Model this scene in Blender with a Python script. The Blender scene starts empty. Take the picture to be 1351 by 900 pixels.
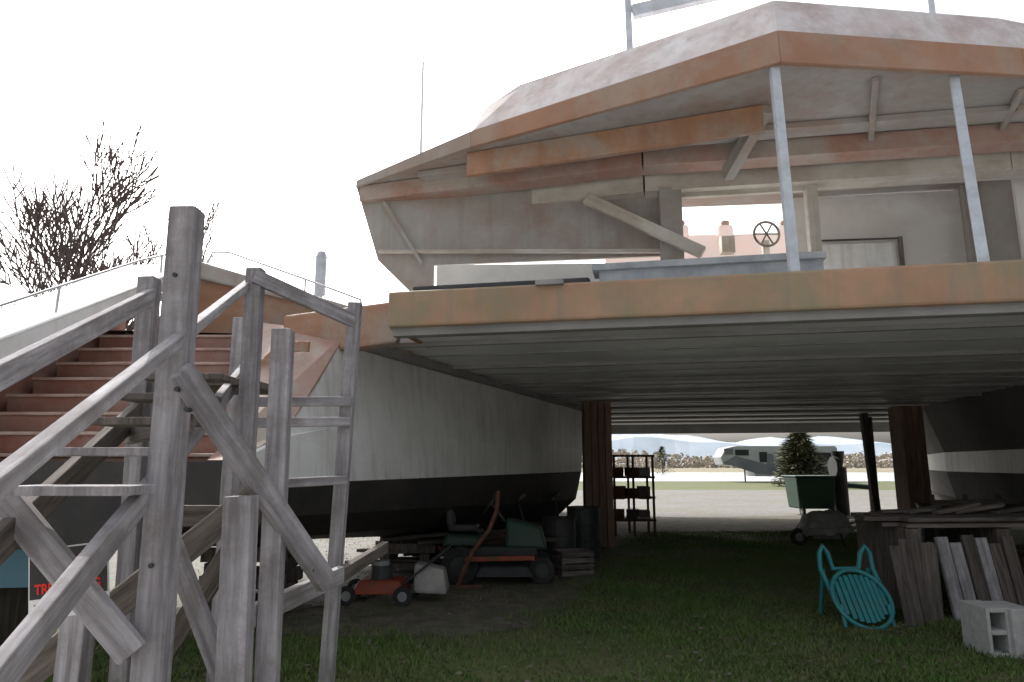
import bpy, math, random
import numpy as np
from mathutils import Vector, Matrix
random.seed(7); np.random.seed(7)
SC=bpy.context.scene
COL=bpy.context.collection
# ------------------------------------------------------------------ materials
def mat(name, c1, c2=None, scale=3.0, stretch=(1,1,1), rough=0.75, bump=0.15, metal=0.0, detail=8, dirt=None, dirt_amt=0.5, dscale=1.2, rnd=0.0, spec=0.3, lo=0.35, hi=0.65, streak=0.0):
    m=bpy.data.materials.new(name); m.use_nodes=True
    nt=m.node_tree; N=nt.nodes; L=nt.links
    b=N["Principled BSDF"]
    b.inputs["Roughness"].default_value=rough; b.inputs["Metallic"].default_value=metal
    b.inputs["Specular IOR Level"].default_value=spec
    if c2 is None: c2=tuple(x*0.75 for x in c1)
    tc=N.new("ShaderNodeTexCoord"); mp=N.new("ShaderNodeMapping"); mp.inputs["Scale"].default_value=stretch
    L.new(tc.outputs["Object"],mp.inputs["Vector"])
    oi=N.new("ShaderNodeObjectInfo")
    va=N.new("ShaderNodeVectorMath"); va.operation='ADD'
    sc=N.new("ShaderNodeVectorMath"); sc.operation='SCALE'; sc.inputs[3].default_value=13.0
    cb=N.new("ShaderNodeCombineXYZ"); L.new(oi.outputs["Random"],cb.inputs[0]); L.new(oi.outputs["Random"],cb.inputs[2])
    L.new(cb.outputs[0],sc.inputs[0]); L.new(mp.outputs[0],va.inputs[0]); L.new(sc.outputs[0],va.inputs[1])
    n=N.new("ShaderNodeTexNoise"); n.inputs["Scale"].default_value=scale; n.inputs["Detail"].default_value=detail; n.inputs["Roughness"].default_value=0.65
    L.new(va.outputs[0],n.inputs["Vector"])
    mr=N.new("ShaderNodeMapRange"); mr.inputs[1].default_value=lo; mr.inputs[2].default_value=hi
    L.new(n.outputs["Fac"],mr.inputs[0])
    mx=N.new("ShaderNodeMix"); mx.data_type='RGBA'
    mx.inputs[6].default_value=(*c1,1); mx.inputs[7].default_value=(*c2,1)
    L.new(mr.outputs[0],mx.inputs[0])
    out=mx.outputs[2]
    if dirt is not None:
        n2=N.new("ShaderNodeTexNoise"); n2.inputs["Scale"].default_value=dscale; n2.inputs["Detail"].default_value=7; n2.inputs["Roughness"].default_value=0.72
        L.new(tc.outputs["Object"],n2.inputs["Vector"])
        r2=N.new("ShaderNodeMapRange"); r2.inputs[1].default_value=0.45; r2.inputs[2].default_value=0.62; r2.inputs[4].default_value=dirt_amt
        L.new(n2.outputs["Fac"],r2.inputs[0])
        m2=N.new("ShaderNodeMix"); m2.data_type='RGBA'; L.new(out,m2.inputs[6]); m2.inputs[7].default_value=(*dirt,1); L.new(r2.outputs[0],m2.inputs[0])
        out=m2.outputs[2]
    if streak>0:
        mp3=N.new("ShaderNodeMapping"); mp3.inputs["Scale"].default_value=(5,5,.35); L.new(tc.outputs["Object"],mp3.inputs["Vector"])
        n3=N.new("ShaderNodeTexNoise"); n3.inputs["Scale"].default_value=1.6; n3.inputs["Detail"].default_value=6; L.new(mp3.outputs[0],n3.inputs["Vector"])
        r3=N.new("ShaderNodeMapRange"); r3.inputs[1].default_value=0.5; r3.inputs[2].default_value=0.72; r3.inputs[4].default_value=streak
        L.new(n3.outputs["Fac"],r3.inputs[0])
        m3=N.new("ShaderNodeMix"); m3.data_type='RGBA'; L.new(out,m3.inputs[6]); m3.inputs[7].default_value=(.22,.20,.16,1); L.new(r3.outputs[0],m3.inputs[0])
        out=m3.outputs[2]
    if rnd>0:
        h=N.new("ShaderNodeHueSaturation"); r=N.new("ShaderNodeMapRange"); r.inputs[3].default_value=1-rnd; r.inputs[4].default_value=1+rnd
        L.new(oi.outputs["Random"],r.inputs[0]); L.new(r.outputs[0],h.inputs["Value"]); L.new(out,h.inputs["Color"]); out=h.outputs[0]
    L.new(out,b.inputs["Base Color"])
    if bump>0:
        bp=N.new("ShaderNodeBump"); bp.inputs["Strength"].default_value=bump; bp.inputs["Distance"].default_value=0.02
        L.new(n.outputs["Fac"],bp.inputs["Height"]); L.new(bp.outputs[0],b.inputs["Normal"])
    return m
M={}
M['wood']=mat("weathered_wood",(.38,.365,.385),(.17,.16,.17),scale=2.2,stretch=(11,11,.8),bump=.5,rough=.85,dirt=(.14,.125,.12),dirt_amt=.6,dscale=3.5,rnd=.2)
M['wooddk']=mat("old_dark_wood",(.18,.155,.14),(.07,.06,.052),scale=2.2,stretch=(14,14,1.1),bump=.5,rough=.9,rnd=.3)
M['ply']=mat("primed_plywood_brown",(.36,.20,.125),(.27,.145,.09),scale=1.6,stretch=(1,1,3),bump=.05,rough=.6,dirt=(.31,.27,.23),dirt_amt=.8,dscale=1.6)
M['fascia']=mat("deck_edge_filler",(.42,.26,.17),(.32,.19,.12),scale=1.5,bump=.05,rough=.55,dirt=(.22,.22,.14),dirt_amt=.7,dscale=1.3,streak=.6)
M['roofedge']=mat("roof_edge_filler",(.36,.20,.13),(.29,.155,.10),scale=1.2,bump=.05,rough=.6,dirt=(.34,.27,.22),dirt_amt=.7,dscale=1.3,streak=.4)
M['rooftop']=mat("faded_roof_primer",(.64,.62,.63),(.55,.48,.48),scale=1.6,bump=.05,rough=.7,dirt=(.42,.32,.31),dirt_amt=.7,dscale=1.8,streak=.3)
M['soffit']=mat("soffit_primer",(.38,.37,.355),(.30,.285,.265),scale=.9,bump=.04,rough=.7,dirt=(.30,.21,.165),dirt_amt=.7,dscale=.8,streak=.35)
M['cream']=mat("cream_primer",(.56,.54,.49),(.45,.42,.37),scale=1.4,bump=.04,rough=.7,dirt=(.36,.30,.24),dirt_amt=.65,dscale=1.2,streak=.4)
M['rust']=mat("red_fairing_compound",(.33,.165,.12),(.38,.29,.25),scale=1.2,bump=.04,rough=.7,dirt=(.38,.36,.32),dirt_amt=.85,dscale=.9)
M['white']=mat("white_hull_paint",(.80,.80,.79),(.70,.70,.69),scale=.7,bump=.02,rough=.45,dirt=(.52,.51,.47),dirt_amt=.45,dscale=1.1,streak=.3)
M['wallw']=mat("white_wall_paint",(.74,.73,.70),(.66,.64,.61),scale=.9,bump=.02,rough=.6,dirt=(.52,.47,.42),dirt_amt=.4,dscale=1.1)
M['black']=mat("black_bottom_and_shade_paint",(.032,.032,.034),(.05,.045,.042),scale=1.5,bump=.05,rough=.7,dirt=(.07,.06,.055),dirt_amt=.6,dscale=2)  # hull bottom paint; also paints the shadow on the starboard upper wall
M['under']=mat("underdeck_paint",(.78,.78,.79),(.68,.68,.69),scale=.8,bump=.05,rough=.5,dirt=(.5,.49,.48),dirt_amt=.5,dscale=.7)
M['beam']=mat("underdeck_beam",(.28,.275,.27),(.20,.195,.19),scale=1.2,bump=.05,rough=.7)
M['step']=mat("red_step_nonskid",(.25,.105,.075),(.31,.18,.14),scale=2.0,bump=.05,rough=.7,dirt=(.34,.26,.22),dirt_amt=.6,dscale=2)
M['nose']=mat("step_nosing",(.48,.38,.33),(.34,.21,.17),scale=3,bump=.03)
M['steel']=mat("galvanised_post",(.55,.59,.65),(.45,.49,.55),scale=6,bump=.03,rough=.45,metal=.1,spec=.5,dirt=(.35,.35,.36),dirt_amt=.5,dscale=5)
M['chrome']=mat("stainless",(.6,.6,.62),(.5,.5,.52),scale=5,bump=0,rough=.3,metal=.9)
M['bench']=mat("grey_bench_paint",(.36,.39,.42),(.24,.26,.28),scale=3,bump=.05,dirt=(.5,.5,.5),dirt_amt=.5)
M['dark']=mat("dark_plastic",(.03,.032,.035),(.05,.05,.05),scale=4,bump=.03,rough=.5)
M['tyre']=mat("tyre_rubber",(.025,.025,.025),(.04,.04,.04),scale=9,bump=.1,rough=.9)
M['red']=mat("orange_red_paint",(.34,.065,.035),(.24,.055,.03),scale=4,bump=.02,rough=.5,dirt=(.11,.07,.05),dirt_amt=.75,dscale=5)
M['redf']=mat("red_letters",(.65,.03,.02),(.6,.03,.02),bump=0)
M['green']=mat("dark_green_paint",(.02,.065,.045),(.03,.05,.035),scale=4,bump=.02,rough=.5)
M['teal']=mat("teal_plastic",(.03,.26,.28),(.03,.21,.23),scale=4,bump=.02,rough=.45,spec=.4,dirt=(.08,.20,.19),dirt_amt=.5,dscale=6)
M['grey']=mat("grey_plastic",(.30,.30,.30),(.20,.20,.20),scale=5,bump=.05)
M['tarp']=mat("grey_tarp",(.36,.35,.33),(.22,.21,.20),scale=4,bump=.4)
M['conc']=mat("concrete_block",(.50,.50,.49),(.38,.38,.37),scale=14,bump=.4,rough=.95)
M['column']=mat("column_wood",(.26,.175,.13),(.15,.10,.08),scale=2,stretch=(8,8,.8),bump=.3,rough=.8,rnd=.2)
M['rusty']=mat("rusty_pipe",(.16,.08,.05),(.09,.05,.035),scale=10,bump=.3,rough=.9)
M['blue']=mat("blue_skiff_paint",(.18,.33,.42),(.14,.27,.36),scale=2,bump=.03,rough=.4)
M['rvw']=mat("rv_white",(.34,.35,.35),(.28,.29,.29),scale=.5,bump=0,rough=.5)
M['rvd']=mat("rv_graphic_grey",(.09,.10,.11),(.14,.15,.16),scale=.8,bump=0,rough=.4)
M['glass']=mat("dark_glass",(.02,.025,.03),(.03,.03,.03),bump=0,rough=.1,spec=.6)
M['bark']=mat("bark",(.17,.13,.13),(.10,.075,.07),scale=3,bump=.2,rough=.95)
M['conifer']=mat("conifer_foliage",(.085,.10,.04),(.14,.12,.065),scale=1.2,bump=0,rough=.9,dirt=(.04,.055,.025),dirt_amt=.8)
M['brush']=mat("hazy_winter_brush",(.50,.43,.38),(.36,.34,.29),scale=.05,bump=0,rough=1)  # lightened so that distance haze sits in the brush colour
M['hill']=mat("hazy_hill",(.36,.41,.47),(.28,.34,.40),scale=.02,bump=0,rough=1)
M['pink']=mat("pink_primer",(.80,.62,.58),(.74,.68,.64),scale=2,bump=.02)
M['field']=mat("dry_field",(.22,.185,.135),(.16,.15,.10),scale=.02,bump=0,rough=1)
M['gravel']=mat("gravel",(.19,.185,.178),(.11,.105,.10),scale=7,bump=.5,rough=1,dirt=(.12,.12,.08),dirt_amt=.6,dscale=.35)
M['bounce']=mat("pale_bounce_ground",(.50,.49,.47),(.38,.37,.36),scale=9,bump=.5,rough=1)  # pale tone chosen to reflect light from the added ground sheet
M['soil']=mat("bare_soil",(.17,.15,.125),(.09,.08,.065),scale=5,bump=.6,rough=1,dirt=(.07,.09,.04),dirt_amt=.6,dscale=1.0)
M['water']=mat("pale_water",(.40,.43,.45),(.45,.47,.49),scale=.1,bump=0,rough=.2,spec=.5)
M['ground']=mat("grass_ground",(.065,.095,.03),(.10,.105,.045),scale=1.6,bump=.6,rough=1,dirt=(.12,.10,.065),dirt_amt=.6,dscale=.5)
M['blade']=mat("grass_blades",(.07,.14,.032),(.12,.17,.045),scale=.9,bump=0,rough=.8,dirt=(.14,.135,.065),dirt_amt=.7,dscale=.7)
M['signb']=mat("sign_black",(.015,.015,.015),(.02,.02,.02),bump=0,rough=.4)
M['signw']=mat("sign_white",(.7,.7,.7),(.62,.62,.62),bump=0,rough=.4)

# ------------------------------------------------------------------ helpers
def group(name,loc=(0,0,0)):
    e=bpy.data.objects.new(name,None); e.location=loc; e.empty_display_size=.2; COL.objects.link(e); return e
def link(name,me,parent=None,ms=None):
    o=bpy.data.objects.new(name,me); COL.objects.link(o)
    if ms is not None:
        if not isinstance(ms,(list,tuple)): ms=[ms]
        for m in ms: me.materials.append(M[m])
    if parent is not None:
        o.parent=parent; o.matrix_parent_inverse=Matrix.Translation(parent.location).inverted()
    return o
def poly(name,v,f,ms,parent=None,bevel=0,idx=None,smooth=False):
    import bmesh
    me=bpy.data.meshes.new(name); me.from_pydata([tuple(x) for x in v],[],f); me.update()
    bm=bmesh.new(); bm.from_mesh(me); bmesh.ops.recalc_face_normals(bm,faces=bm.faces)
    bm.to_mesh(me); bm.free()
    o=link(name,me,parent,ms)
    if idx:
        for p,i in zip(me.polygons,idx): p.material_index=i
    if smooth:
        for p in me.polygons: p.use_smooth=True
    if bevel:
        b=o.modifiers.new("b",'BEVEL'); b.width=bevel; b.segments=2; b.limit_method='ANGLE'
    return o
def prism(name,bot,top,m,parent=None,bevel=0):
    n=len(bot); v=list(bot)+list(top)
    f=[tuple(range(n))[::-1],tuple(range(n,2*n))]+[(i,(i+1)%n,n+(i+1)%n,n+i) for i in range(n)]
    return poly(name,v,f,m,parent,bevel)
def box(name,c,s,m,parent=None,rot=0,bevel=.006,rx=0,ry=0):
    x,y,z=[a/2 for a in s]
    v=[(-x,-y,-z),(x,-y,-z),(x,y,-z),(-x,y,-z),(-x,-y,z),(x,-y,z),(x,y,z),(-x,y,z)]
    f=[(3,2,1,0),(4,5,6,7),(0,1,5,4),(1,2,6,5),(2,3,7,6),(3,0,4,7)]
    me=bpy.data.meshes.new(name); me.from_pydata(v,[],f); me.update()
    o=link(name,me,parent,m); o.location=c; o.rotation_euler=(rx,ry,rot)
    if bevel:
        b=o.modifiers.new("b",'BEVEL'); b.width=bevel; b.segments=2
    return o
def beam(name,p,q,w,h,m,parent=None,bevel=.006,roll=0):
    p=Vector(p);q=Vector(q);d=q-p;Ln=d.length
    z=d.normalized(); up=Vector((0,0,1)) if abs(z.z)<.95 else Vector((0,1,0))
    x=up.cross(z).normalized(); y=z.cross(x)
    o=box(name,(0,0,0),(w,h,Ln),m,parent,bevel=bevel)
    R=Matrix((x,y,z)).transposed().to_4x4()@Matrix.Rotation(roll,4,'Z')
    o.matrix_basis=Matrix.Translation((p+q)/2)@R
    return o
def cyl(name,p,q,r,m,parent=None,r2=None,n=16,bevel=0):
    p=Vector(p);q=Vector(q);d=q-p;z=d.normalized(); up=Vector((0,0,1)) if abs(z.z)<.95 else Vector((0,1,0))
    x=up.cross(z).normalized(); y=z.cross(x); r2=r if r2 is None else r2
    v=[];
    for i in range(n):
        a=2*math.pi*i/n; v.append(p+(x*math.cos(a)+y*math.sin(a))*r)
    for i in range(n):
        a=2*math.pi*i/n; v.append(q+(x*math.cos(a)+y*math.sin(a))*r2)
    f=[tuple(range(n))[::-1],tuple(range(n,2*n))]+[(i,(i+1)%n,n+(i+1)%n,n+i) for i in range(n)]
    return poly(name,v,f,m,parent,bevel)
def tube(name,pts,r,m,parent=None,cyclic=False):
    cu=bpy.data.curves.new(name,'CURVE'); cu.dimensions='3D'; cu.bevel_depth=r; cu.bevel_resolution=3
    s=cu.splines.new('POLY'); s.points.add(len(pts)-1); s.use_cyclic_u=cyclic
    for i,p in enumerate(pts): s.points[i].co=(*p,1)
    cu.materials.append(M[m]); o=bpy.data.objects.new(name,cu); COL.objects.link(o)
    if parent is not None: o.parent=parent; o.matrix_parent_inverse=Matrix.Translation(parent.location).inverted()
    return o
def wheel(name,c,r,w,parent,axis=(1,0,0),hub='grey'):
    a=Vector(axis).normalized()*w/2; c=Vector(c)
    cyl(name+"_tyre",c-a,c+a,r,'tyre',parent,n=24,bevel=min(.02,w*.25))
    cyl(name+"_hub",c-a*1.08,c+a*1.08,r*.5,hub,parent,n=16)

# ------------------------------------------------------------------ terrain
def sheet(name,pts,z,m):
    return poly(name,[(x,y,z) for x,y in pts],[tuple(range(len(pts)))],m)
poly("ground",[(-2500,-60,0),(2500,-60,0),(2500,2500,0),(-2500,2500,0)],[(0,1,2,3)],'ground')
def wob(x0,x1,y,n,amp):
    return [(x0+(x1-x0)*i/n, y+random.uniform(-amp,amp)) for i in range(n+1)]
sheet("gravel_road",wob(-60,80,21.5,60,.5)+wob(-60,80,43,60,.5)[::-1],.012,'gravel')
sheet("bounce_ground_sheet",wob(-25,25,-40,4,.5)+wob(-25,25,3.0,60,.2)[::-1],.012,'bounce')  # unseen pale sheet added behind the camera to bounce light into shaded parts
sheet("dirt_apron",wob(0,16,16.8,60,.5)+wob(0,16,21.8,40,.3)[::-1],.008,'soil')
sheet("gravel_yard",[(-14,7.6),(-6,7.4),(-3.2,7.4),(-2.4,7.9),(-1.7,8.8),(-1.4,10),(-1.3,12),(-1,15),(-.5,22),(-30,22),(-20,12)],.016,'gravel')
sheet("soil_patch",[(-2.6,7.0),(-1.6,6.8),(-.6,6.75),(.2,7.2),(.6,8.1),(1.0,9.3),(1.6,11),(2.6,13),(2.8,17),(-1,17),(-1.5,12),(-2.2,9)],.004,'soil')
sheet("water",[(-500,64),(600,64),(700,130),(-500,130)],.02,'water')
sheet("dry_field",[(-2000,130),(2000,130),(2000,1400),(-2000,1400)],.03,'field')
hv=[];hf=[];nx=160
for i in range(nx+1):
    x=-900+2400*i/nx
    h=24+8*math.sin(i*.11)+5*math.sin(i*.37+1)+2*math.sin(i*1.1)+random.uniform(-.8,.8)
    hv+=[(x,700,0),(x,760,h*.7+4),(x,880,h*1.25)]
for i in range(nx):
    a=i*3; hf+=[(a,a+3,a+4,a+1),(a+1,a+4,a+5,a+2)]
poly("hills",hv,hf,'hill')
def clumps(name,pts,m):
    V=[];F=[]
    for (x,y,z,r) in pts:
        for k in range(9):
            a=Vector((random.gauss(0,1),random.gauss(0,1),random.gauss(0,1))).normalized(); c=Vector((x,y,z))+a*r*random.random()
            u=a.orthogonal().normalized()*r*.45; w=a.cross(u).normalized()*r*.45
            b=len(V); V+=[c+u,c+w,c-u*.8,c-w*1.1]; F.append((b,b+1,b+2,b+3))
    return poly(name,V,F,m)
pts=[]
for i in range(1700):
    x=random.uniform(-150,330); y=random.uniform(250,340); h=2.2+3.2*(0.5+0.5*math.sin(x*.05)*math.sin(x*.013+1))+random.random()*1.2
    for z in (0.6,h*.5,h): pts.append((x,y,z,1.3))
clumps("distant_trees",pts,'brush')

# ------------------------------------------------------------------ bare trees
def bare_tree(name,base,h,seed,spread=.45,r0=.32,depth=6,rmin=.022,lk=.36):
    rs=random.Random(seed); V=[];F=[]
    def seg(p,q,r1,r2,n=4):
        r1=max(r1,rmin); r2=max(r2,rmin*.8)
        d=(q-p).normalized(); x=d.orthogonal().normalized(); y=d.cross(x); b=len(V)
        for c,r in ((p,r1),(q,r2)):
            for i in range(n):
                a=2*math.pi*i/n; V.append(c+(x*math.cos(a)+y*math.sin(a))*r)
        for i in range(n): F.append((b+i,b+(i+1)%n,b+n+(i+1)%n,b+n+i))
    def br(p,d,l,r,dep):
        n=4
        k1=.03 if dep==1 else .07
        for i in range(n):
            nd=(d+Vector((rs.gauss(0,k1),rs.gauss(0,k1),rs.uniform(0,.13)))).normalized()
            q=p+nd*l/n; r2=r*.86
            seg(p,q,r,r2); p=q;d=nd;r=r2
            if dep<depth and i>=1:
                for k in range(2):
                    if rs.random()<.75:
                        a=rs.uniform(0,6.28); s=d.orthogonal().normalized(); s=(Matrix.Rotation(a,3,d)@s)
                        br(p,(d+s*rs.uniform(spread,spread*1.9)).normalized(),l*rs.uniform(.5,.72),r*.5,dep+1)
        if dep<depth: br(p,d,l*.7,r*.8,dep+1)
    br(Vector(base),Vector((0,0,1)),h*lk,r0,1)
    return poly(name,V,F,'bark')
bare_tree("bare_tree",(-19.9,30,0),19,3,depth=5,spread=.48,r0=.30,rmin=.03)
bare_tree("bare_tree",(-18.2,37,0),19,4,r0=.14,spread=.2,depth=4,rmin=.02)
bare_tree("bare_tree",(-27,36,0),13,21,r0=.2,depth=4,rmin=.025)

# ------------------------------------------------------------------ catamaran
boat=group("catamaran_boat",(2,12,0))
BX=Vector((.98,-.198,0)); BY=Vector((.198,.98,0)); O=Vector((-1.18,6.5,0))
def B(x,y,z): return O+BX*x+BY*y+Vector((0,0,z))
def loop(z): return [B(0,.05,z),B(10.5,.05,z),B(11.5,18,z),B(-.9,18,z),B(-1.15,8,z),B(-1.0,1.35,z),B(0,.9,z)]
prism("bridge_deck",loop(2.92),loop(3.22),'under',boat)
prism("deck_edge_fascia",[B(-.02,-.03,2.9),B(10.6,-.03,2.9),B(10.6,.045,2.9),B(-.02,.045,2.9)],[B(-.02,-.05,3.25),B(10.6,-.05,3.25),B(10.6,.2,3.25),B(-.02,.2,3.25)],'fascia',boat,.025)
prism("deck_side_fascia",[B(-.03,.05,2.9),B(.02,.05,2.9),B(.02,1.2,2.9),B(-.03,1.2,2.9)],[B(-.03,.05,3.24),B(.02,.05,3.24),B(.02,1.2,3.24),B(-.03,1.2,3.24)],'ply',boat)
beam("fascia_lip",B(0,.12,2.87),B(10.5,.12,2.87),.14,.09,'beam',boat)
for i in range(10):
    y=.95+i*1.85
    if y>17.5: break
    beam("deck_cross_beam_%d"%i,B(-.4,y,2.895),B(10.4,y,2.895),.07,.05,'beam',boat)
    if i<9: beam("deck_seam_batten_%d"%i,B(-.4,y+.92,2.914),B(10.4,y+.92,2.914),.04,.016,'beam',boat)
beam("forward_cross_beam",B(-.3,17.9,2.76),B(10.5,17.9,2.76),.2,.30,'beam',boat)
def hull(name,st,flip=1):
    V=[];F=[];ID=[]
    for (Y,xt,zt,xw,xo,zk,zo) in st:
        xc=(xw+xo)/2; hw=(xw-xo)/2
        V+=[(xt,Y,zt),(xw*.6+xt*.4+.02*flip,Y,min(zt,1.95)-.02),(xw,Y,1.43),(xc+hw*.9,Y,1.43-.5*(1.43-zk)),(xc+hw*.55,Y,zk+.14*(1.43-zk)),(xc+hw*.1,Y,zk),(xc-hw*.1,Y,zk),(xc-hw*.55,Y,zk+.14*(1.43-zk)),(xc-hw*.9,Y,1.43-.5*(1.43-zk)),(xo,Y,1.43),(xo,Y,zo)]
    n=11
    for s in range(len(st)-1):
        for k in range(n-1):
            a=s*n+k; F.append((a,a+1,a+n+1,a+n)); ID.append(0 if k in(0,1,9) else 1)
    F.append(tuple(range(n))); ID.append(1)
    e=(len(st)-1)*n; F.append(tuple(range(e,e+n))); ID.append(0)
    return poly(name,V,F,['white','black'],boat,idx=ID)
SL=[(5.45,-2.2,1.62,-2.2,-5.25,.95,1.62),(6.0,-1.99,1.85,-1.99,-5.1,.88,1.75),(6.6,-1.87,2.4,-1.77,-5.0,.82,2.1),(7.1,-1.78,2.94,-1.59,-4.9,.78,2.6),(7.5,-1.65,2.94,-1.45,-4.8,.75,3.1),
 (9,-1.05,2.94,-.9,-4.4,.66,3.3),(11,-.25,2.94,-.17,-3.4,.5,3.3),(13,.5,2.94,.55,-2.3,.33,3.2),(16,1.62,2.94,1.6,-1.2,.2,3.1),(19,1.9,2.94,1.85,-.6,.2,3.1),(22,1.9,2.94,1.7,0,.25,3.1),(24.5,1.5,2.94,1.4,.9,.5,3.1)]
hull("port_hull",SL)
dv=[];df=[]
for s in SL[4:]: dv+=[(s[1],s[0],3.0),(s[4],s[0],s[6]-.02)]
for i in range(len(SL)-5): df.append((2*i,2*i+1,2*i+3,2*i+2))
poly("port_hull_deck",dv,df,'soffit',boat)
SR=[(-1,11.5,2.94,11.5,7.0,.9,1.86),(3,11.8,2.94,11.8,7.4,.7,1.86),(8,12,2.94,12,8.2,.5,1.86),(12,12.6,2.94,12.6,9.05,.3,1.86),(16,13.3,2.94,13.3,10.0,.2,1.86),(20,14.2,2.94,14.2,12.0,.2,1.86),(23,14.8,2.94,14.8,13.5,.3,1.86)]
hull("starboard_hull",SR)
prism("starboard_topside_shade",[(7.0,-1,1.86),(8.2,8,1.86),(10,16,1.86),(12,20,1.86),(12.6,20,1.86),(9,8,1.86),(8,-1,1.86)],[(6.6,-1,2.95),(7.8,8,2.95),(9.6,16,2.95),(11.8,20,2.95),(12.6,20,2.95),(9,8,2.95),(8,-1,2.95)],'black',boat)  # upper inner wall coloured black for the shadow under the deck
beam("port_shade_strip",(-1.62,7.2,2.86),(1.6,16,2.86),.12,.10,'beam',boat)  # dark strip modelled for the shadow line along the wall top
def bwx(y): return -4.5+.2*(y-5.94)
for i in range(8):
    z=1.67+.19*i; y=5.75+.25*i; xr=-2.42-.09*i; xl=bwx(y+.2)-.46
    box("stern_step_%d"%i,((xr+xl)/2,y+.4,z-.12),(xr-xl,.8,.22),'step',boat,bevel=.01)
    box("stern_step_nosing_%d"%i,((xr+xl)/2,y-.01,z+.0),(xr-xl,.05,.03),'nose',boat,bevel=.008)
prism("stern_bulwark_cap",[(-4.85,4.6,1.42),(-4.1,8.0,3.72),(-4.75,8.02,3.72),(-5.5,4.6,1.42)],[(-4.9,4.6,1.88),(-3.8,8.0,4.0),(-4.75,8.05,4.0),(-5.5,4.6,1.88)],'white',boat,.03)
prism("stern_bulwark_liner",[(-5.16,5.3,1.3),(-4.62,8.0,2.9),(-4.74,8.02,2.9),(-5.3,5.3,1.3)],[(-5.16,5.3,1.8),(-4.62,8.0,3.7),(-4.74,8.02,3.7),(-5.3,5.3,1.8)],'step',boat)
poly("stern_cheek",[(-2.42,5.75,1.72),(-3.08,7.55,3.2),(-1.76,7.12,2.97),(-1.86,6.6,2.42),(-1.98,6.0,1.87),(-2.2,5.5,1.63),(-2.42,5.5,1.63)],[(0,1,2,3,4,5,6)],'rust',boat)
prism("cockpit_cheek",[(-2.5,7.25,2.72),(-1.15,6.72,2.8),(-1.15,6.9,2.8),(-2.4,7.6,2.72)],[(-2.5,7.3,3.2),(-1.15,6.76,3.24),(-1.15,7.3,3.24),(-2.4,7.8,3.2)],'ply',boat,.03)
prism("cabin_aft_face",[(-4.6,8.1,2.9),(-1.2,8.0,2.9),(-1.2,8.2,2.9),(-4.6,8.3,2.9)],[(-3.85,8.04,3.92),(-1.3,7.95,3.28),(-1.3,8.15,3.28),(-3.85,8.24,3.92)],'ply',boat)
prism("cabin_crown_edge",[(-3.9,7.9,3.82),(-1.9,7.95,3.34),(-1.9,8.5,3.34),(-3.6,8.9,3.82)],[(-3.82,7.92,4.02),(-1.92,7.98,3.46),(-1.9,8.5,3.46),(-3.5,8.9,4.02)],'soffit',boat,.03)
arc=[(-2.12+.42*math.cos(a),6.7+.1*math.sin(a),2.35+.42*math.sin(a)) for a in [math.radians(180-100*i/8) for i in range(9)]]
for i in range(8): beam("fairing_arch_%d"%i,arc[i],arc[i+1],.05,.1,'ply',boat,bevel=.004)
tube("guard_rail_outer",[(-5.1,4.3,2.05),(-4.6,5.94,2.98),(-4.2,7.4,3.85),(-4.02,8.0,4.16)],.013,'chrome',boat)
for p,q in [((-4.45,6.5,2.9),(-4.44,6.5,3.31)),((-4.1,7.7,3.8),(-4.1,7.7,4.0))]: tube("rail_stanchion",[p,q],.012,'chrome',boat)
tube("guard_rail_inner",[(-3.7,8.0,4.0),(-3.65,8.0,4.14),(-3.45,8.0,4.14),(-2.5,8.0,3.80),(-1.8,7.9,3.52),(-1.75,7.9,3.3)],.013,'chrome',boat)
tube("rail_stanchion_b",[(-2.5,8.0,3.5),(-2.5,8.0,3.8)],.012,'chrome',boat)
cyl("exhaust_pipe",(-2.61,9,3.2),(-2.61,9,3.9),.04,'steel',boat)
cyl("exhaust_stack",(-2.61,9,3.85),(-2.61,9,4.38),.075,'steel',boat)
cyl("exhaust_cap",(-2.61,9,4.38),(-2.61,9,4.46),.08,'steel',boat,r2=.05)
cyl("antenna_whip",(-1.57,11,3.1),(-1.57,11,8.6),.03,'signw',boat,r2=.022)
# upper cabin roof
rim=[(-2.16,8.9),(-.5,7.72),(2.55,5.9),(5.04,6.12),(7.6,6.6),(9.6,8.4)]
zt=[5.47,5.6,5.7,5.66,5.6,5.5]; zb=[5.38,5.4,5.37,5.37,5.37,5.37]
bot=[(x,y,z) for (x,y),z in zip(rim,zb)]+[(9.6,9.0,5.38),(-1.9,10.2,5.4)]
top=[(x+.02,y+.05,z) for (x,y),z in zip(rim,zt)]+[(9.6,9.0,5.6),(-1.9,10.2,5.6)]
prism("cabin_roof_slab",[(x,y+.07,z+.012) for (x,y,z) in bot[:6]]+bot[6:],[(x,y+.07,z-.02) for (x,y,z) in top[:6]]+top[6:],'soffit',boat)
for i in range(5):
    p,q=rim[i],rim[i+1]
    prism("roof_edge_fascia_%d"%i,[(*p,zb[i]-.02),(*q,zb[i+1]-.02),(q[0],q[1]+.065,zb[i+1]-.02),(p[0],p[1]+.065,zb[i]-.02)],
      [(p[0],p[1]+.02,zt[i]),(q[0],q[1]+.02,zt[i+1]),(q[0],q[1]+.1,zt[i+1]),(p[0],p[1]+.1,zt[i])],'soffit' if i==0 else 'roofedge',boat,.01)
ub=[(-.52,7.76,5.58),(0.0,7.45,5.6),(2.55,5.93,5.68),(5.04,6.16,5.64),(7.6,6.65,5.58),(9.4,8.4,5.5),(9.0,8.9,5.5),(-.3,9.9,5.58)]
ut=[(-.36,8.05,6.08),(.1,7.85,6.25),(2.68,6.25,6.28),(5.1,6.45,6.22),(7.4,6.95,6.15),(8.8,8.5,6.0),(8.6,8.8,6.0),(.1,9.7,6.1)]
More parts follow.
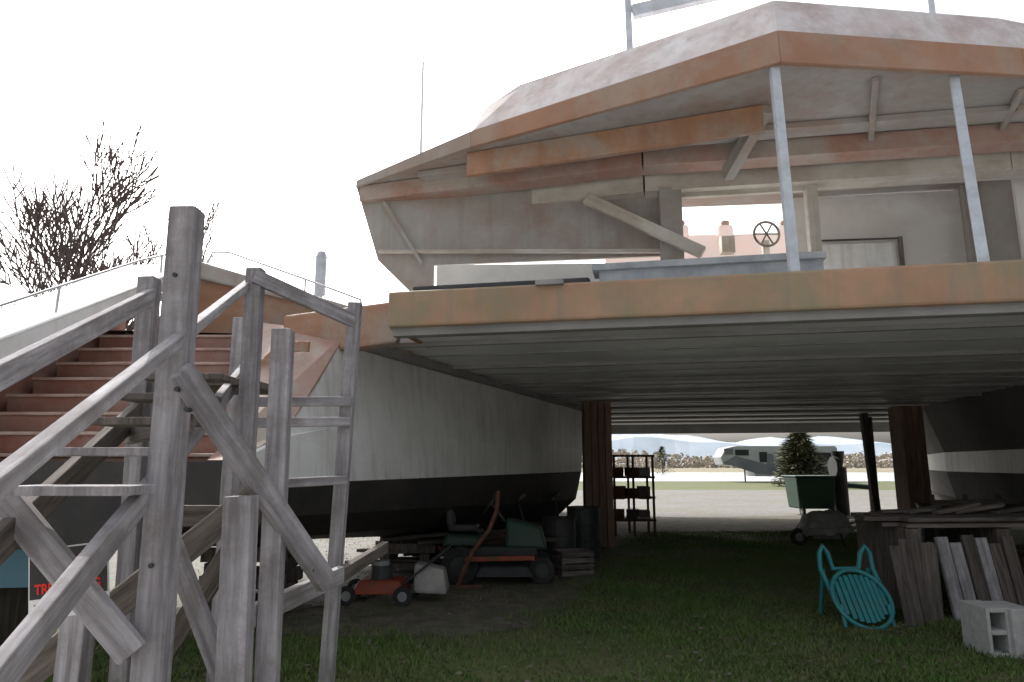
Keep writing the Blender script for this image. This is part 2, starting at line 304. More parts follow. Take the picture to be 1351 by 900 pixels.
prism("roof_raised_coaming",ub,ut,'rooftop',boat,.04)
beam("soffit_beam_0",(-.55,7.92,5.23),(2.68,6.75,5.22),.07,.30,'ply',boat)
beam("soffit_brace",(2.72,6.75,5.36),(2.62,7.8,5.06),.12,.18,'soffit',boat)
L1=[(-2.06,9.05),(1.62,7.92),(5.8,7.25),(9.0,6.9)]
for i in range(3):
    beam("carlin_upper_%d"%i,(*L1[i],5.27),(*L1[i+1],5.27),.30,.22,'rust',boat)
    beam("carlin_lower_%d"%i,(L1[i][0]+.1,L1[i][1]+.45,5.14),(L1[i+1][0]+.1,L1[i+1][1]+.45,5.14),.34,.26,'cream',boat)
L0=[(-1.2,8.55),(2.0,7.45),(5.4,6.85),(8.0,6.6)]
for i in range(3):
    beam("carlin_front_%d"%i,(*L0[i],5.345),(*L0[i+1],5.345),.25,.07,'soffit',boat)
beam("rafter_0",(3.6,6.2,5.35),(4.6,8.3,5.25),.06,.05,'soffit',boat)
beam("rafter_1",(5.2,6.4,5.35),(6.0,8.3,5.25),.06,.05,'soffit',boat)
def panel(name,pts,th,m):
    n=Vector((.15,.99,0))*th
    return prism(name,pts,[tuple(Vector(p)+n) for p in pts],m,boat)
panel("bulkhead_port",[(-2.17,8.98,5.40),(-1.82,8.93,4.32),(-1.36,8.86,3.86),(-1.3,8.85,3.2),(-1.05,8.82,3.2),(-1.05,8.82,4.22),(2.12,8.38,4.22),(2.12,8.38,5.1),(2.1,8.4,5.38)],.05,'soffit')  # grey tone paints the shadow on the upper bulkhead
beam("side_corner_rib",(-1.75,8.84,5.12),(-1.2,8.76,4.22),.04,.05,'soffit',boat)
beam("bulkhead_stringer",(-1.8,8.86,4.42),(1.9,8.33,4.26),.05,.05,'cream',boat)
panel("bulkhead_low_wall",[(-1.0,8.75,3.2),(2.12,8.3,3.2),(2.12,8.3,4.1),(-1.0,8.75,4.2)],.06,'wallw')
beam("bulkhead_post_port",(2.0,8.2,3.2),(2.0,8.2,5.05),.28,.1,'soffit',boat)
beam("bulkhead_diagonal",(.95,8.3,4.95),(2.3,7.9,4.1),.1,.14,'cream',boat)
beam("bulkhead_post_mid",(3.72,8.05,3.2),(3.72,8.05,5.05),.14,.1,'cream',boat)
beam("window_head",(2.1,8.3,5.02),(3.75,8.06,5.02),.08,.14,'cream',boat)
panel("saloon_wall",[(3.95,9.3,3.2),(6.3,9.0,3.2),(6.3,9.0,5.36),(3.95,9.3,5.36)],.05,'wallw')
panel("saloon_door",[(4.35,9.17,3.22),(5.3,9.05,3.22),(5.3,9.05,4.62),(4.35,9.17,4.62)],.04,'white')
beam("door_jamb",(5.34,9.0,3.2),(5.34,9.0,4.68),.05,.05,'wooddk',boat)
beam("door_head",(4.3,9.12,4.66),(5.36,9.0,4.66),.025,.025,'wooddk',boat)
prism("saloon_return_wall",[(6.22,9.1,3.2),(6.34,8.15,3.2),(6.40,8.15,3.2),(6.28,9.1,3.2)],[(6.22,9.1,5.36),(6.34,8.15,5.36),(6.40,8.15,5.36),(6.28,9.1,5.36)],'soffit',boat)
beam("saloon_corner_post",(6.1,8.7,3.2),(6.1,8.7,5.3),.08,.06,'soffit',boat)
panel("bulkhead_starboard",[(6.3,8.08,3.2),(9.6,7.6,3.2),(9.6,7.6,5.36),(6.3,8.08,5.36)],.06,'wallw')
panel("helm_wall",[(1.6,11.3,3.2),(5.6,10.8,3.2),(5.6,10.8,5.38),(1.6,11.3,5.46)],.05,'pink')
for k,x in enumerate((2.85,3.6,4.6)):
    box("helm_seat_back_%d"%k,(x,11.0,5.44),(.26,.1,.26),'pink',boat,bevel=.05)
    box("helm_seat_head_%d"%k,(x,11.0,5.6),(.14,.09,.10),'ply',boat,bevel=.04)
wc=Vector((3.86,9.9,5.03)); R=.19
ring=[wc+Vector((R*math.cos(a),0,R*math.sin(a))) for a in [2*math.pi*i/28 for i in range(28)]]
tube("helm_wheel_rim",ring,.018,'wooddk',boat,True)
for i in range(6):
    a=math.pi*i/3; tube("helm_spoke_%d"%i,[wc,wc+Vector((R*math.cos(a),0,R*math.sin(a)))],.012,'wooddk',boat)
beam("helm_pedestal",(3.86,9.98,3.2),(3.86,9.98,4.95),.1,.08,'cream',boat)
box("helm_console",(3.25,9.9,4.85),(.2,.15,.26),'cream',boat)
box("deck_bench_top",(2.0,6.85,3.63),(2.3,.35,.07),'bench',boat,rot=-.2)
box("deck_bench_front",(2.0,6.75,3.5),(2.2,.06,.2),'bench',boat,rot=-.2)
box("deck_locker",(-.1,7.5,3.42),(2.0,.5,.3),'dark',boat,rot=-.2,bevel=.03)
for k,x in enumerate((1.1,2.9)): box("bench_leg_%d"%k,(x,6.95-.2*(x-2),3.4),(.06,.3,.34),'bench',boat,rot=-.2)
box("cleat_plate",(.35,6.13,3.25),(.26,.1,.05),'grey',boat,rot=-.2)
beam("roof_post_0",(2.5,5.84,3.24),(2.53,6.02,5.38),.085,.07,'steel',boat)
beam("roof_post_1",(3.98,5.55,3.24),(4.38,6.2,5.38),.085,.07,'steel',boat)
beam("roof_post_2",(6.6,5.1,3.24),(6.9,6.5,5.38),.085,.07,'steel',boat)
beam("radar_arch_leg_0",(1.62,8.5,6.0),(1.60,8.5,8.6),.09,.06,'steel',boat)
beam("radar_arch_leg_1",(5.6,8.2,6.0),(5.6,8.2,8.7),.09,.06,'steel',boat)
beam("radar_arch_bar",(1.66,8.45,7.72),(5.6,8.15,8.52),.10,.18,'steel',boat)
for k,(x,y,w) in enumerate(((1.72,14,.56),(8.62,15,.5))):
    for j in range(4):
        beam("support_column_%d_%d"%(k,j),(x-w/2+w/8+j*w/4,y,0),(x-w/2+w/8+j*w/4,y+random.uniform(-.01,.02),2.84),w/4-.012,.5,'column',boat)
beam("support_post",(8.85,17,0),(8.72,17,2.84),.16,.14,'wooddk',boat)
beam("support_post_b",(9.6,18.5,0),(9.6,18.5,2.84),.16,.14,'wooddk',boat)

crib=group("hull_cribbing",(0,9,0))
for j,(x,y,h) in enumerate(((-2.9,8.0,.7),(-1.6,11,.48),(-.7,14,.28),(.2,17,.2))):
    k=0; z=0
    while z<h-.02:
        t=min(.14,h-z)
        for s in(-.3,.3):
            if k%2: box("timber_%d_%d_%d"%(j,k,int(s*10)),(x+s,y,z+t/2),(.14,.9,t),'wooddk',crib)
            else: box("timber_%d_%d_%d"%(j,k,int(s*10)),(x,y+s,z+t/2),(.9,.14,t),'wooddk',crib)
        z+=t;k+=1
def stand(x,y,h,lean):
    g=group("boat_stand",(x,y,0))
    for a in range(4):
        t=math.radians(45+90*a); cyl("leg_%d"%a,(x+.3*math.cos(t),y+.3*math.sin(t),0),(x,y,h*.6),.025,'dark',g,n=8)
    cyl("screw",(x,y,h*.5),(x+lean,y,h),.025,'dark',g,n=8)
    box("pad",(x+lean,y,h+.03),(.3,.3,.05),'wooddk',g,ry=-.6 if lean<0 else .6)
stand(.25,12.3,.95,-.15); stand(.95,14.2,.9,-.1); stand(9.1,13.5,.8,.15); stand(8.6,10.5,.9,.15)

# ------------------------------------------------------------------ wooden staircase
st=group("wooden_staircase",(-1.5,3,0))
d=Vector((-.196,1,.443))
def RL(p,y): p=Vector(p); return p+d*(y-p.y)
PR=(-1.44,2.97,2.17); PL_=(-2.2,4.1,2.63)
W='wood'
beam("main_post",(-1.425,2.9,0),(-1.45,2.9,2.72),.12,.11,W,st,.012)
beam("handrail_right",RL(PR,-.2),RL(PR,4.35),.045,.055,W,st)
beam("handrail_left",RL(PL_,.6),RL(PL_,4.15),.04,.10,W,st)
SRt=(-1.54,3.06,1.56); d2=Vector((-.19,1,.42))
def SRL(y): p=Vector(SRt); return p+d2*(y-p.y)
beam("stringer_right",SRL(.2),SRL(5.0),.045,.10,W,st)
beam("stringer_left",RL((-2.2,4.1,1.95),-.2),RL((-2.2,4.1,1.95),4.2),.045,.13,'wooddk',st)
for i in range(-1,4):
    y=2.87+.33*i; z=1.65+.147*i
    xr=-1.33-.196*(y-2.87)-.13; xl=xr-.46
    box("tread_%d"%(i+8),((xr+xl)/2,y+.1,z),(xr-xl,.22,.035),W if i<1 else 'wooddk',st,bevel=.004)
box("landing",(-1.86,4.5,2.1),(.5,.6,.045),'wooddk',st)
beam("post_landing_front",(-1.60,4.2,0),(-1.63,4.2,2.82),.1,.09,W,st)
beam("post_landing_far",(-2.03,5.0,0),(-2.03,5.0,2.67),.085,.09,W,st)
beam("post_landing_right",(-1.15,4.5,0),(-1.06,4.5,2.67),.085,.08,W,st)
beam("post_second",(-1.13,3.4,0),(-1.16,3.4,2.27),.095,.09,W,st)
beam("post_left",(-2.12,4,0),(-2.22,4.05,2.72),.1,.1,W,st)
beam("post_under",(-1.16,3.1,0),(-1.2,3.1,1.46),.125,.1,W,st)
beam("post_near_left",(-1.93,3.2,0),(-1.92,3.2,1.06),.11,.1,W,st)
beam("top_rail",(-1.62,4.15,2.76),(-1.03,4.5,2.53),.05,.09,W,st)
beam("side_rail_0",(-1.58,4.25,1.98),(-1.05,4.45,2.0),.04,.06,W,st)
beam("side_rail_1",(-1.58,4.25,1.85),(-1.05,4.45,1.87),.04,.06,W,st)
beam("lower_side_beam",(-1.5,4.1,1.48),(-1.05,4.42,1.50),.05,.055,W,st)
beam("brace_front",(-1.37,2.8,1.98),(-.95,3.66,1.0),.05,.11,W,st)
beam("brace_left",(-2.15,2.68,1.68),(-1.46,2.8,.88),.05,.11,W,st)
beam("brace_rear",(-1.62,3.32,1.28),(-1.24,3.3,.52),.045,.09,W,st)
beam("foot_rail_0",(-1.22,3.35,.9),(-1.02,4.25,.95),.05,.1,W,st)
beam("foot_rail_1",(-1.02,4.25,.95),(-.93,5.2,1.0),.05,.08,'wooddk',st)
beam("cross_tie_0",(-2.2,3.95,1.75),(-1.4,2.98,1.78),.05,.08,'wooddk',st)
beam("cross_tie_1",(-2.2,4.12,1.3),(-1.5,4.12,1.3),.05,.12,'wooddk',st)
beam("back_brace",(-2.2,4.2,.2),(-1.5,4.25,1.4),.05,.12,'wooddk',st)
beam("lower_stringer_dark",(-2.45,3.3,.45),(-1.3,3.95,1.55),.05,.14,'wooddk',st)
bolts=[(-1.372,2.79,1.9),(-1.34,2.82,1.82),(-.99,3.54,1.08),(-1.45,2.845,2.4),(-1.44,2.845,1.2)]
for k,(x,y,z) in enumerate(bolts): cyl("bolt_%d"%k,(x,y+.03,z),(x,y-.012,z),.010,'dark',st,n=8)
# sign
sg=group("warning_sign",(-1.8,2.92,1.13))
def spanel(n,x0,x1,z0,z1,y,m): box(n,(-1.83+(x0+x1)/2,y,1.13+(z0+z1)/2),(x1-x0,.003,z1-z0),m,sg,bevel=0)
spanel("sign_border",-.165,.165,-.14,.14,2.95,'signw')
spanel("sign_black_field",-.158,.158,-.06,.134,2.946,'signb')
spanel("sign_rule",-.14,.14,-.1,-.08,2.946,'signb')
for tx,sz,zz,mm in(("NO",.07,1.175,'redf'),("TRESPASSING",.055,1.09,'redf')):
    cu=bpy.data.curves.new("lettering",'FONT'); cu.body=tx; cu.size=sz; cu.extrude=.001; cu.offset=.0016; cu.align_x='CENTER'; cu.materials.append(M[mm])
    o=bpy.data.objects.new("lettering",cu); COL.objects.link(o); o.parent=sg; o.matrix_parent_inverse=Matrix.Translation(sg.location).inverted(); o.location=(-1.83,2.943,zz); o.rotation_euler=(math.pi/2,0,0)
    if len(tx)>3: o.scale=(.82,1,1)
sg.rotation_euler=(0,-.12,0)
sk=group("blue_skiff",(-4.6,6.3,0))
sv=[];sf=[]
for i,(x,w) in enumerate(((-6.8,.05),(-6.2,.45),(-5.3,.62),(-4.4,.62),(-3.95,.55))):
    sv+=[(x,6.3-w,1.12),(x,6.3-w*.75,.6),(x,6.3+w*.75,.6),(x,6.3+w,1.12)]
for i in range(4):
    a=i*4; sf+=[(a,a+1,a+5,a+4),(a+1,a+2,a+6,a+5),(a+2,a+3,a+7,a+6)]
sf+=[(16,17,18,19)]
poly("skiff_hull",sv,sf,'blue',sk)
tube("gunwale",[(sv[i*4][0],sv[i*4][1],1.13) for i in range(5)]+[(sv[19][0],sv[19][1],1.13)],.03,'signw',sk)
for k,x in enumerate((-6,-4.4)): box("trestle_%d"%k,(x,6.3,.3),(.12,1.1,.6),'wooddk',sk)

# ------------------------------------------------------------------ yard objects
pm=group("push_mower",(-1.5,8.5,0))
prism("deck",[(-1.85,8.2,.12),(-1.25,8.2,.12),(-1.2,8.7,.12),(-1.85,8.75,.12)],[(-1.78,8.27,.27),(-1.3,8.27,.27),(-1.3,8.63,.27),(-1.78,8.66,.27)],'red',pm,.03)
cyl("engine",(-1.55,8.45,.27),(-1.55,8.45,.42),.14,'dark',pm,r2=.12); cyl("engine_cover",(-1.55,8.45,.42),(-1.55,8.45,.47),.10,'grey',pm)
for k,(x,y) in enumerate(((-1.9,8.22),(-1.25,8.18),(-1.9,8.72),(-1.2,8.72))): wheel("wheel_%d"%k,(x,y,.11),.11,.05,pm,(0,1,0))
prism("grass_bag",[(-1.15,8.3,.12),(-.75,8.3,.1),(-.75,8.7,.1),(-1.15,8.7,.12)],[(-1.15,8.35,.45),(-.8,8.35,.38),(-.8,8.65,.38),(-1.15,8.65,.45)],'tarp',pm,.04)
tube("handle",[(-1.3,8.3,.2),(-.75,8.3,.62),(-.75,8.7,.62),(-1.3,8.7,.2)],.013,'dark',pm)
lt=group("lawn_tractor",(-.3,10,0))
box("chassis",(-.3,10,.4),(1.3,.4,.14),'dark',lt,bevel=.03)
prism("hood",[(-.1,9.76,.45),(.5,9.8,.42),(.5,10.2,.42),(-.1,10.24,.45)],[(-.08,9.8,.85),(.42,9.85,.74),(.42,10.15,.74),(-.08,10.2,.85)],'green',lt,.05)
prism("rear_fender",[(-.95,9.6,.5),(-.4,9.6,.5),(-.4,10.4,.5),(-.95,10.4,.5)],[(-.9,9.65,.66),(-.45,9.65,.62),(-.45,10.35,.62),(-.9,10.35,.66)],'green',lt,.04)
box("seat_pan",(-.68,10,.72),(.42,.44,.1),'dark',lt,bevel=.04); box("seat_back",(-.88,10,.92),(.1,.44,.38),'dark',lt,bevel=.04,ry=-.15)
prism("cutting_deck",[(-.5,9.42,.12),(.3,9.42,.12),(.35,10.4,.12),(-.5,10.4,.12)],[(-.42,9.5,.26),(.2,9.5,.26),(.2,10.35,.26),(-.42,10.35,.26)],'dark',lt,.03)
beam("deck_guard",(-.62,9.38,.36),(.3,9.36,.38),.05,.06,'red',lt)
cyl("steering_column",(-.1,10,.8),(-.3,10,1.05),.02,'dark',lt)
tube("steering_wheel",[Vector((-.3,10,1.05))+Vector((.09*math.cos(a),.17*math.sin(a),.14*math.cos(a))) for a in [2*math.pi*i/20 for i in range(20)]],.015,'dark',lt,True)
for k,(x,y,r) in enumerate(((-.7,9.62,.25),(-.7,10.38,.25),(.4,9.68,.18),(.4,10.32,.18))): wheel("wheel_%d"%k,(x,y,r),r,.2 if r>.2 else .14,lt,(0,1,0),hub='dark')
rf=group("rusty_bent_pipe",(-.4,9.2,0))
tube("pipe",[(-.72,9.3,0),(-.62,9.25,.25),(-.5,9.2,.5),(-.3,9.2,.75),(-.2,9.2,1.0),(-.18,9.2,1.25)],.03,'rusty',rf)
tube("base",[(-.72,9.3,.02),(-.4,9.35,.02)],.03,'rusty',rf)
def drum(x,y,r=.29,h=.85,m='dark'):
    g=group("oil_drum",(x,y,0)); cyl("shell",(x,y,0),(x,y,h),r,m,g,n=24,bevel=.01)
    for z in(.02,h*.35,h*.67,h): tube("hoop",[(x+(r+.005)*math.cos(a),y+(r+.005)*math.sin(a),z) for a in [2*math.pi*i/24 for i in range(24)]],.012,m,g,True)
drum(.75,11.2,.26,.75); drum(1.25,12.3); drum(7.95,13.2); drum(.35,11.9,.24,.6,'rusty')
def crate(x,y,w,dp_,h,m='wooddk',rot=0):
    g=group("slatted_crate",(x,y,0))
    c,s=math.cos(rot),math.sin(rot)
    def T(a,b,z): return (x+a*c-b*s,y+a*s+b*c,z)
    n=4
    for i in range(n):
        z=h*(i+.5)/n
        for sy in(-1,1): beam("slat",T(-w/2,sy*dp_/2,z),T(w/2,sy*dp_/2,z),.02,h/n-.02,m,g,bevel=.002)
        for sx in(-1,1): beam("slat",T(sx*(w/2-.01),-dp_/2+.015,z),T(sx*(w/2-.01),dp_/2-.015,z),.02,h/n-.024,m,g,bevel=.002)
    box("bottom",(x,y,.03),(w-.05,dp_-.05,.03),m,g,rot=rot)
    for sx in(-1,1):
        for sy in(-1,1): beam("corner_post",T(sx*(w/2-.04),sy*(dp_/2-.04),0),T(sx*(w/2-.04),sy*(dp_/2-.04),h-.01),.04,.04,m,g,bevel=.002)
crate(.9,10.5,.5,.4,.35,rot=.3); crate(7.2,9.6,.6,.45,.5,rot=-.2); crate(1.15,13.2,.5,.5,.5)
lp=group("scrap_lumber_pile",(-1,11,0))
for i in range(30):
    x=-1.2+random.uniform(-.5,1.4); y=10.9+random.uniform(-.4,1.0); z=.06+.03*i*.5+random.random()*.05
    a=random.uniform(-.5,.5); l=random.uniform(.5,1.0)
    beam("board_%d"%i,(x-l*math.cos(a),y-l*math.sin(a),z),(x+l*math.cos(a),y+l*math.sin(a),z+random.uniform(-.05,.1)),.12,.05,random.choice(['wooddk','wooddk','rusty','wooddk']),lp,bevel=.003)
rk=group("metal_rack",(2.8,16,0))
for x in(2.32,2.75,3.2):
    for y in(15.8,16.5): beam("upright",(x,y,.0),(x,y,1.8),.05,.05,'rusty',rk,bevel=.003)
for z in(.35,.85,1.3,1.78):
    beam("shelf_rail",(2.3,15.8,z),(3.24,15.8,z),.05,.05,'rusty',rk,bevel=.003); box("shelf",(2.77,16.15,z),(.9,.7,.03),'wooddk',rk)
for i in range(9): box("crate_%d"%i,(2.45+.3*(i%3)+random.uniform(-.03,.03),16.1,.48+.47*(i//3)),(.25,.4,random.uniform(.15,.3)),random.choice(['wooddk','dark','rusty','grey']),rk,rot=random.uniform(-.3,.3))
gb=group("green_utility_cart",(9.5,22,0))
prism("bin",[(8.95,21.8,.22),(10.05,21.8,.22),(10.05,22.7,.22),(8.95,22.7,.22)],[(8.88,21.75,1.18),(10.1,21.75,1.18),(10.1,22.8,1.18),(8.88,22.8,1.18)],'green',gb,.04)
box("lid",(9.49,22.3,1.21),(1.3,1.15,.05),'green',gb,bevel=.02)
for x in(9.05,9.95): wheel("wheel",(x,21.85,.17),.17,.08,gb)
dp=group("old_pump_engine",(10.4,22.2,0))
cyl("body",(10.45,22.2,.0),(10.45,22.2,1.5),.22,'dark',dp); cyl("flywheel",(10.2,22.1,1.5),(10.35,22.1,1.5),.33,'dark',dp,n=20)
cyl("cap",(10.45,22.2,1.5),(10.45,22.2,2.0),.12,'dark',dp,r2=.2); cyl("pipe",(10.4,22.2,.95),(11.6,22.2,.85),.08,'green',dp); cyl("foot",(11.4,22.2,0),(11.4,22.2,.9),.06,'dark',dp)
wb=group("wheelbarrow",(6.2,14,0))
tv=[];tf=[];NX,NY=10,7
for j in range(NY+1):
    for i in range(NX+1):
        u=i/NX;v=j/NY; r=max(0,1-((2*u-1)**4+(2*v-1)**4))
        tv.append((5.75+.95*u,13.7+.7*v,.22+.42*r**.5+random.uniform(-.03,.03)+.06*u))
for j in range(NY):
    for i in range(NX): a=j*(NX+1)+i; tf.append((a,a+1,a+NX+2,a+NX+1))
poly("covered_load",tv,tf,'tarp',wb,smooth=True)
prism("tray",[(5.95,13.85,.15),(6.5,13.85,.15),(6.5,14.3,.15),(5.95,14.3,.15)],[(5.78,13.72,.36),(6.68,13.72,.4),(6.68,14.4,.4),(5.78,14.4,.36)],'tarp',wb)
wheel("wheel",(5.7,14.05,.17),.17,.08,wb,(0,1,0))
for y in(13.8,14.3): tube("handle",[(5.7,14.05,.17),(6.3,y,.25),(7.2,y,.5)],.02,'wooddk',wb)
for y in(13.8,14.3): tube("leg",[(6.4,y,.3),(6.5,y,0)],.018,'dark',wb)
ch=group("teal_plastic_chair",(3.6,7.4,0))
n=10
dv_=Vector((0,.62,.78)).normalized()
for i in range(n):
    t=(i-(n-1)/2)/((n-1)/2); x=3.56+.245*t; hl=.48*math.sqrt(max(.12,1-t*t*.8))
    cen=Vector((x,7.32+.05*t*t,.27))
    beam("shell_slat_%d"%i,cen-dv_*hl*.6,cen+dv_*hl*.5,.046,.03,'teal',ch,bevel=.01)
tube("shell_rim",[Vector((3.56,7.30,.25))+Vector((.285*math.cos(a),.20*math.sin(a),.25*math.sin(a))) for a in [2*math.pi*i/24 for i in range(24)]],.022,'teal',ch,True)
tube("arm_frame",[(3.30,7.35,.25),(3.29,7.6,.5),(3.3,7.62,.66),(3.34,7.62,.73),(3.39,7.62,.66),(3.42,7.6,.5),(3.70,7.6,.5),(3.74,7.62,.66),(3.79,7.62,.73),(3.84,7.62,.66),(3.85,7.6,.5),(3.83,7.35,.25)],.026,'teal',ch)
for x in(3.32,3.8):
    tube("leg",[(x,7.6,.5),(x,7.75,0)],.022,'teal',ch); tube("foot",[(x,7.25,.2),(x,7.18,0)],.022,'teal',ch)
cb=group("cinder_block",(4.2,6.28,0))
for nm,x,z,w,h in(("shell_left",-.08,0,.03,.4),("shell_right",.08,0,.03,.4),("end_top",0,.18,.13,.038),("end_bottom",0,-.18,.13,.038),("web",0,0,.13,.038)):
    box(nm,(4.1+x,6.26,.2+z),(w,.36,h),'conc',cb,bevel=.006)
box("solid_side",(4.29,6.22,.2),(.2,.36,.4),'conc',cb,bevel=.008)
ts=group("timber_stack",(4.9,7.6,0))
for i in range(6):
    x=4.62+.14*i; beam("upright_plank_%d"%i,(x+.02,7.45,.0),(x,7.62,.80+random.uniform(-.05,.06)),.125,.05,'wood' if i in(0,1,3) else 'wooddk',ts)
for i in range(5):
    x=3.98+.1*i; beam("leaning_plank_%d"%i,(x,7.2+.05*i,.0),(x+.12,7.6,.82+random.uniform(-.1,.08)),.1,.03,'wooddk',ts)
for i in range(14):
    y=7.8+.16*(i%7); z=.93+.06*(i//7); beam("stacked_plank_%d"%i,(4.2+random.uniform(-.3,.3),y,z),(7.0+random.uniform(-.3,.3),y+random.uniform(-.1,.1),z+.02),.15,.045,'wooddk',ts)
for x in(4.4,5.4,6.6):
    box("bearer",(x,8.3,.45),(.16,1.1,.90),'wooddk',ts)
for i in range(6): beam("short_offcut_%d"%i,(5.45+.15*i,7.2+.1*random.random(),0),(5.5+.15*i,7.4,.5+.2*random.random()),.12,.08,'wooddk',ts)
for i in range(8):
    beam("loose_board_%d"%i,(4.4+.25*i,8.0+random.random()*.5,1.04),(5.0+.25*i,8.2+random.random()*.5,1.06+random.random()*.08),.1,.04,random.choice(['wooddk','rusty','wooddk']),ts)
pp=group("wood_pallet",(7.6,11.5,0))
for i in range(6): beam("slat_%d"%i,(6.9,11.4+.02*i,.12+.17*i),(8.1,11.4+.02*i,.12+.17*i),.02,.1,'wooddk',pp)
for x in(6.95,7.5,8.05): beam("bearer",(x,11.47,.05),(x,11.58,1.1),.04,.09,'wooddk',pp)
LV=[];LF=[]
for i in range(2600):
    x=random.uniform(-4,8); y=4.6+11*random.random()**1.3; s=random.uniform(.012,.035); a=random.uniform(0,6.28); z=random.uniform(.03,.05)
    b=len(LV); ca,sa=math.cos(a)*s,math.sin(a)*s
    LV+=[(x+ca,y+sa,z),(x-sa*.6,y+ca*.6,z+random.uniform(-.01,.015)),(x-ca,y-sa,z),(x+sa*.6,y-ca*.6,z+random.uniform(-.01,.015))]; LF.append((b,b+1,b+2,b+3))
poly("leaf_litter",LV,LF,'soil')

# ------------------------------------------------------------------ trailer and evergreens
rv=group("travel_trailer",(24,62,0))
prof=[(18.9,1.5),(18.7,2.2),(19.2,3.0),(20.2,3.2),(29.0,3.2),(29.2,3.0),(29.2,.5),(21.7,.5),(21.5,1.4)]
prism("body",[(x,62,z) for x,z in prof],[(x,64.5,z) for x,z in prof],'rvw',rv,.08)
box("slide_out",(25.3,61.8,1.7),(3.4,.5,1.9),'rvw',rv,bevel=.05)
for nm,x,z,w,h in(("window_0",20.6,2.6,1.2,.5),("window_1",22.5,2.2,.7,.9),("window_2",28.0,2.2,1.2,.8)): box(nm,(x,61.97,z),(w,.06,h),'glass',rv)
box("window_slide",(25.3,61.53,2.2),(1.6,.06,.8),'glass',rv)
box("door",(23.1,61.96,1.6),(.6,.06,1.8),'rvd',rv)
sw=[(18.85,1.7),(21.8,.75),(23.4,.65),(29.1,.75),(29.1,1.4),(23.5,1.35),(20,2.3)]
prism("graphic_swoosh",[(x,61.95,z) for x,z in sw],[(x,61.99,z) for x,z in sw],'rvd',rv)
box("front_cap",(19.4,61.96,2.7),(.8,.05,.5),'rvd',rv)
box("air_conditioner",(25,63,3.3),(1.0,.8,.3),'rvw',rv,bevel=.05)
for x in(25.9,26.9): wheel("wheel",(x,62.05,.4),.4,.25,rv,(0,1,0))
beam("landing_leg",(20.9,62.4,0),(20.9,62.4,1.4),.12,.12,'rvd',rv)
def conifer(name,x,y,h,r,n=4600):
    V=[];F=[]
    for i in range(n):
        t=random.random()**.9; a=random.uniform(0,6.28); rr=r*(1-t)**.55*(.4+.62*random.random())*(1+.2*math.sin(3*a+t*9))
        c=Vector((x+rr*math.cos(a),y+rr*math.sin(a),.1+h*t)); s=.16*random.uniform(.6,1.6)
        d1=Vector((math.cos(a),math.sin(a),random.uniform(-.4,.5))).normalized()*s*1.6; d2=Vector((-math.sin(a),math.cos(a),random.uniform(-.3,.3)))*s*.6
        b=len(V); V+=[c-d1+d2,c-d1-d2,c+d1]; F.append((b,b+1,b+2))
    g=group(name,(x,y,0)); poly("foliage",V,F,'conifer',g); cyl("trunk",(x,y,0),(x,y,h*.7),.1,'bark',g,r2=.03)
conifer("evergreen_tree",20.8,50,3.9,2.2)
conifer("evergreen_tree",26,120,4.5,2.2,900)

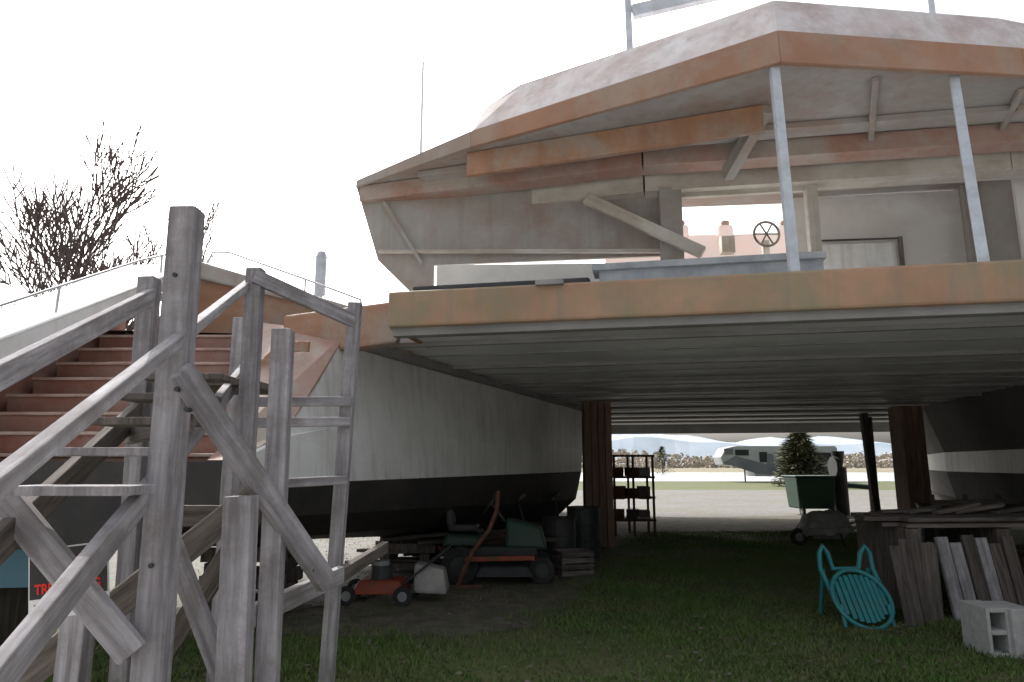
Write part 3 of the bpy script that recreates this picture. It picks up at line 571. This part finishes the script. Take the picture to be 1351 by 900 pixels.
# ------------------------------------------------------------------ grass blades (one mesh)
def grass(name,n,x0,x1,y0,y1,hmin,hmax,mask):
    x=np.random.uniform(x0,x1,n*2); y=y0+(y1-y0)*np.random.rand(n*2)**1.3
    k=mask(x,y); x=x[k][:n]; y=y[k][:n]; m=len(x)
    tall=1+.9*np.clip(np.sin(x*2.1+1.5*np.sin(y*1.9))*np.sin(y*2.7+x),0,1)
    a=np.random.uniform(0,6.28,m); h=np.random.uniform(hmin,hmax,m)*tall; w=.006+.004*np.random.rand(m)
    la=np.random.uniform(0,6.28,m); ll=h*np.random.uniform(.2,.9,m)
    v=np.zeros((m,3,3)); v[:,0,0]=x-w*np.cos(a); v[:,0,1]=y-w*np.sin(a); v[:,1,0]=x+w*np.cos(a); v[:,1,1]=y+w*np.sin(a)
    v[:,2,0]=x+ll*np.cos(la); v[:,2,1]=y+ll*np.sin(la); v[:,2,2]=h
    me=bpy.data.meshes.new(name); me.vertices.add(m*3); me.vertices.foreach_set("co",v.reshape(-1))
    me.loops.add(m*3); me.loops.foreach_set("vertex_index",np.arange(m*3,dtype=np.int32))
    me.polygons.add(m); me.polygons.foreach_set("loop_start",np.arange(0,m*3,3,dtype=np.int32)); me.polygons.foreach_set("loop_total",np.full(m,3,dtype=np.int32))
    me.update(); me.validate(); link(name,me,None,'blade')
def mk(x,y):
    pat=np.sin(x*1.3+2*np.sin(y*.7))+np.sin(y*1.7+x*.6)
    edge=np.random.normal(0,.22,len(x))
    soil=(x+edge<.9+.3*(y-9))&(y+edge>6.9)&(x>-20)
    return ((~soil)&((pat>-.9)|(np.random.rand(len(x))<.35)))|(soil&(np.random.rand(len(x))<.05))
grass("grass",150000,-5,9,4.0,16.8,.018,.045,mk)

# ------------------------------------------------------------------ light
az=math.radians(-24); el=math.radians(43)
sd=Vector((math.sin(az)*math.cos(el),math.cos(az)*math.cos(el),math.sin(el)))
sl=bpy.data.lights.new("sun",'SUN'); sl.energy=4.5; sl.angle=math.radians(.55); sl.color=(1,.96,.90)
so=bpy.data.objects.new("sun",sl); COL.objects.link(so); so.rotation_euler=sd.to_track_quat('Z','Y').to_euler()
w=bpy.data.worlds.new("World"); SC.world=w; w.use_nodes=True; nt=w.node_tree
bg=nt.nodes["Background"]; sky=nt.nodes.new("ShaderNodeTexSky"); sky.sky_type='NISHITA'; sky.sun_disc=False
sky.sun_elevation=el; sky.sun_rotation=az; sky.dust_density=7; sky.air_density=1.2; sky.altitude=0
hs=nt.nodes.new("ShaderNodeHueSaturation"); hs.inputs["Saturation"].default_value=.25; hs.inputs["Value"].default_value=1.9
nt.links.new(sky.outputs[0],hs.inputs["Color"]); nt.links.new(hs.outputs[0],bg.inputs[0]); bg.inputs[1].default_value=.15
# ------------------------------------------------------------------ camera
cd=bpy.data.cameras.new("camera"); cd.lens=24; cd.sensor_width=36; cd.clip_end=5000; cd.clip_start=.05
co=bpy.data.objects.new("camera",cd); COL.objects.link(co); co.location=(0,0,1.6); co.rotation_euler=(math.radians(100.2),0,0); SC.camera=co
SC.view_settings.view_transform='Standard'; SC.view_settings.look='None'; SC.view_settings.exposure=0
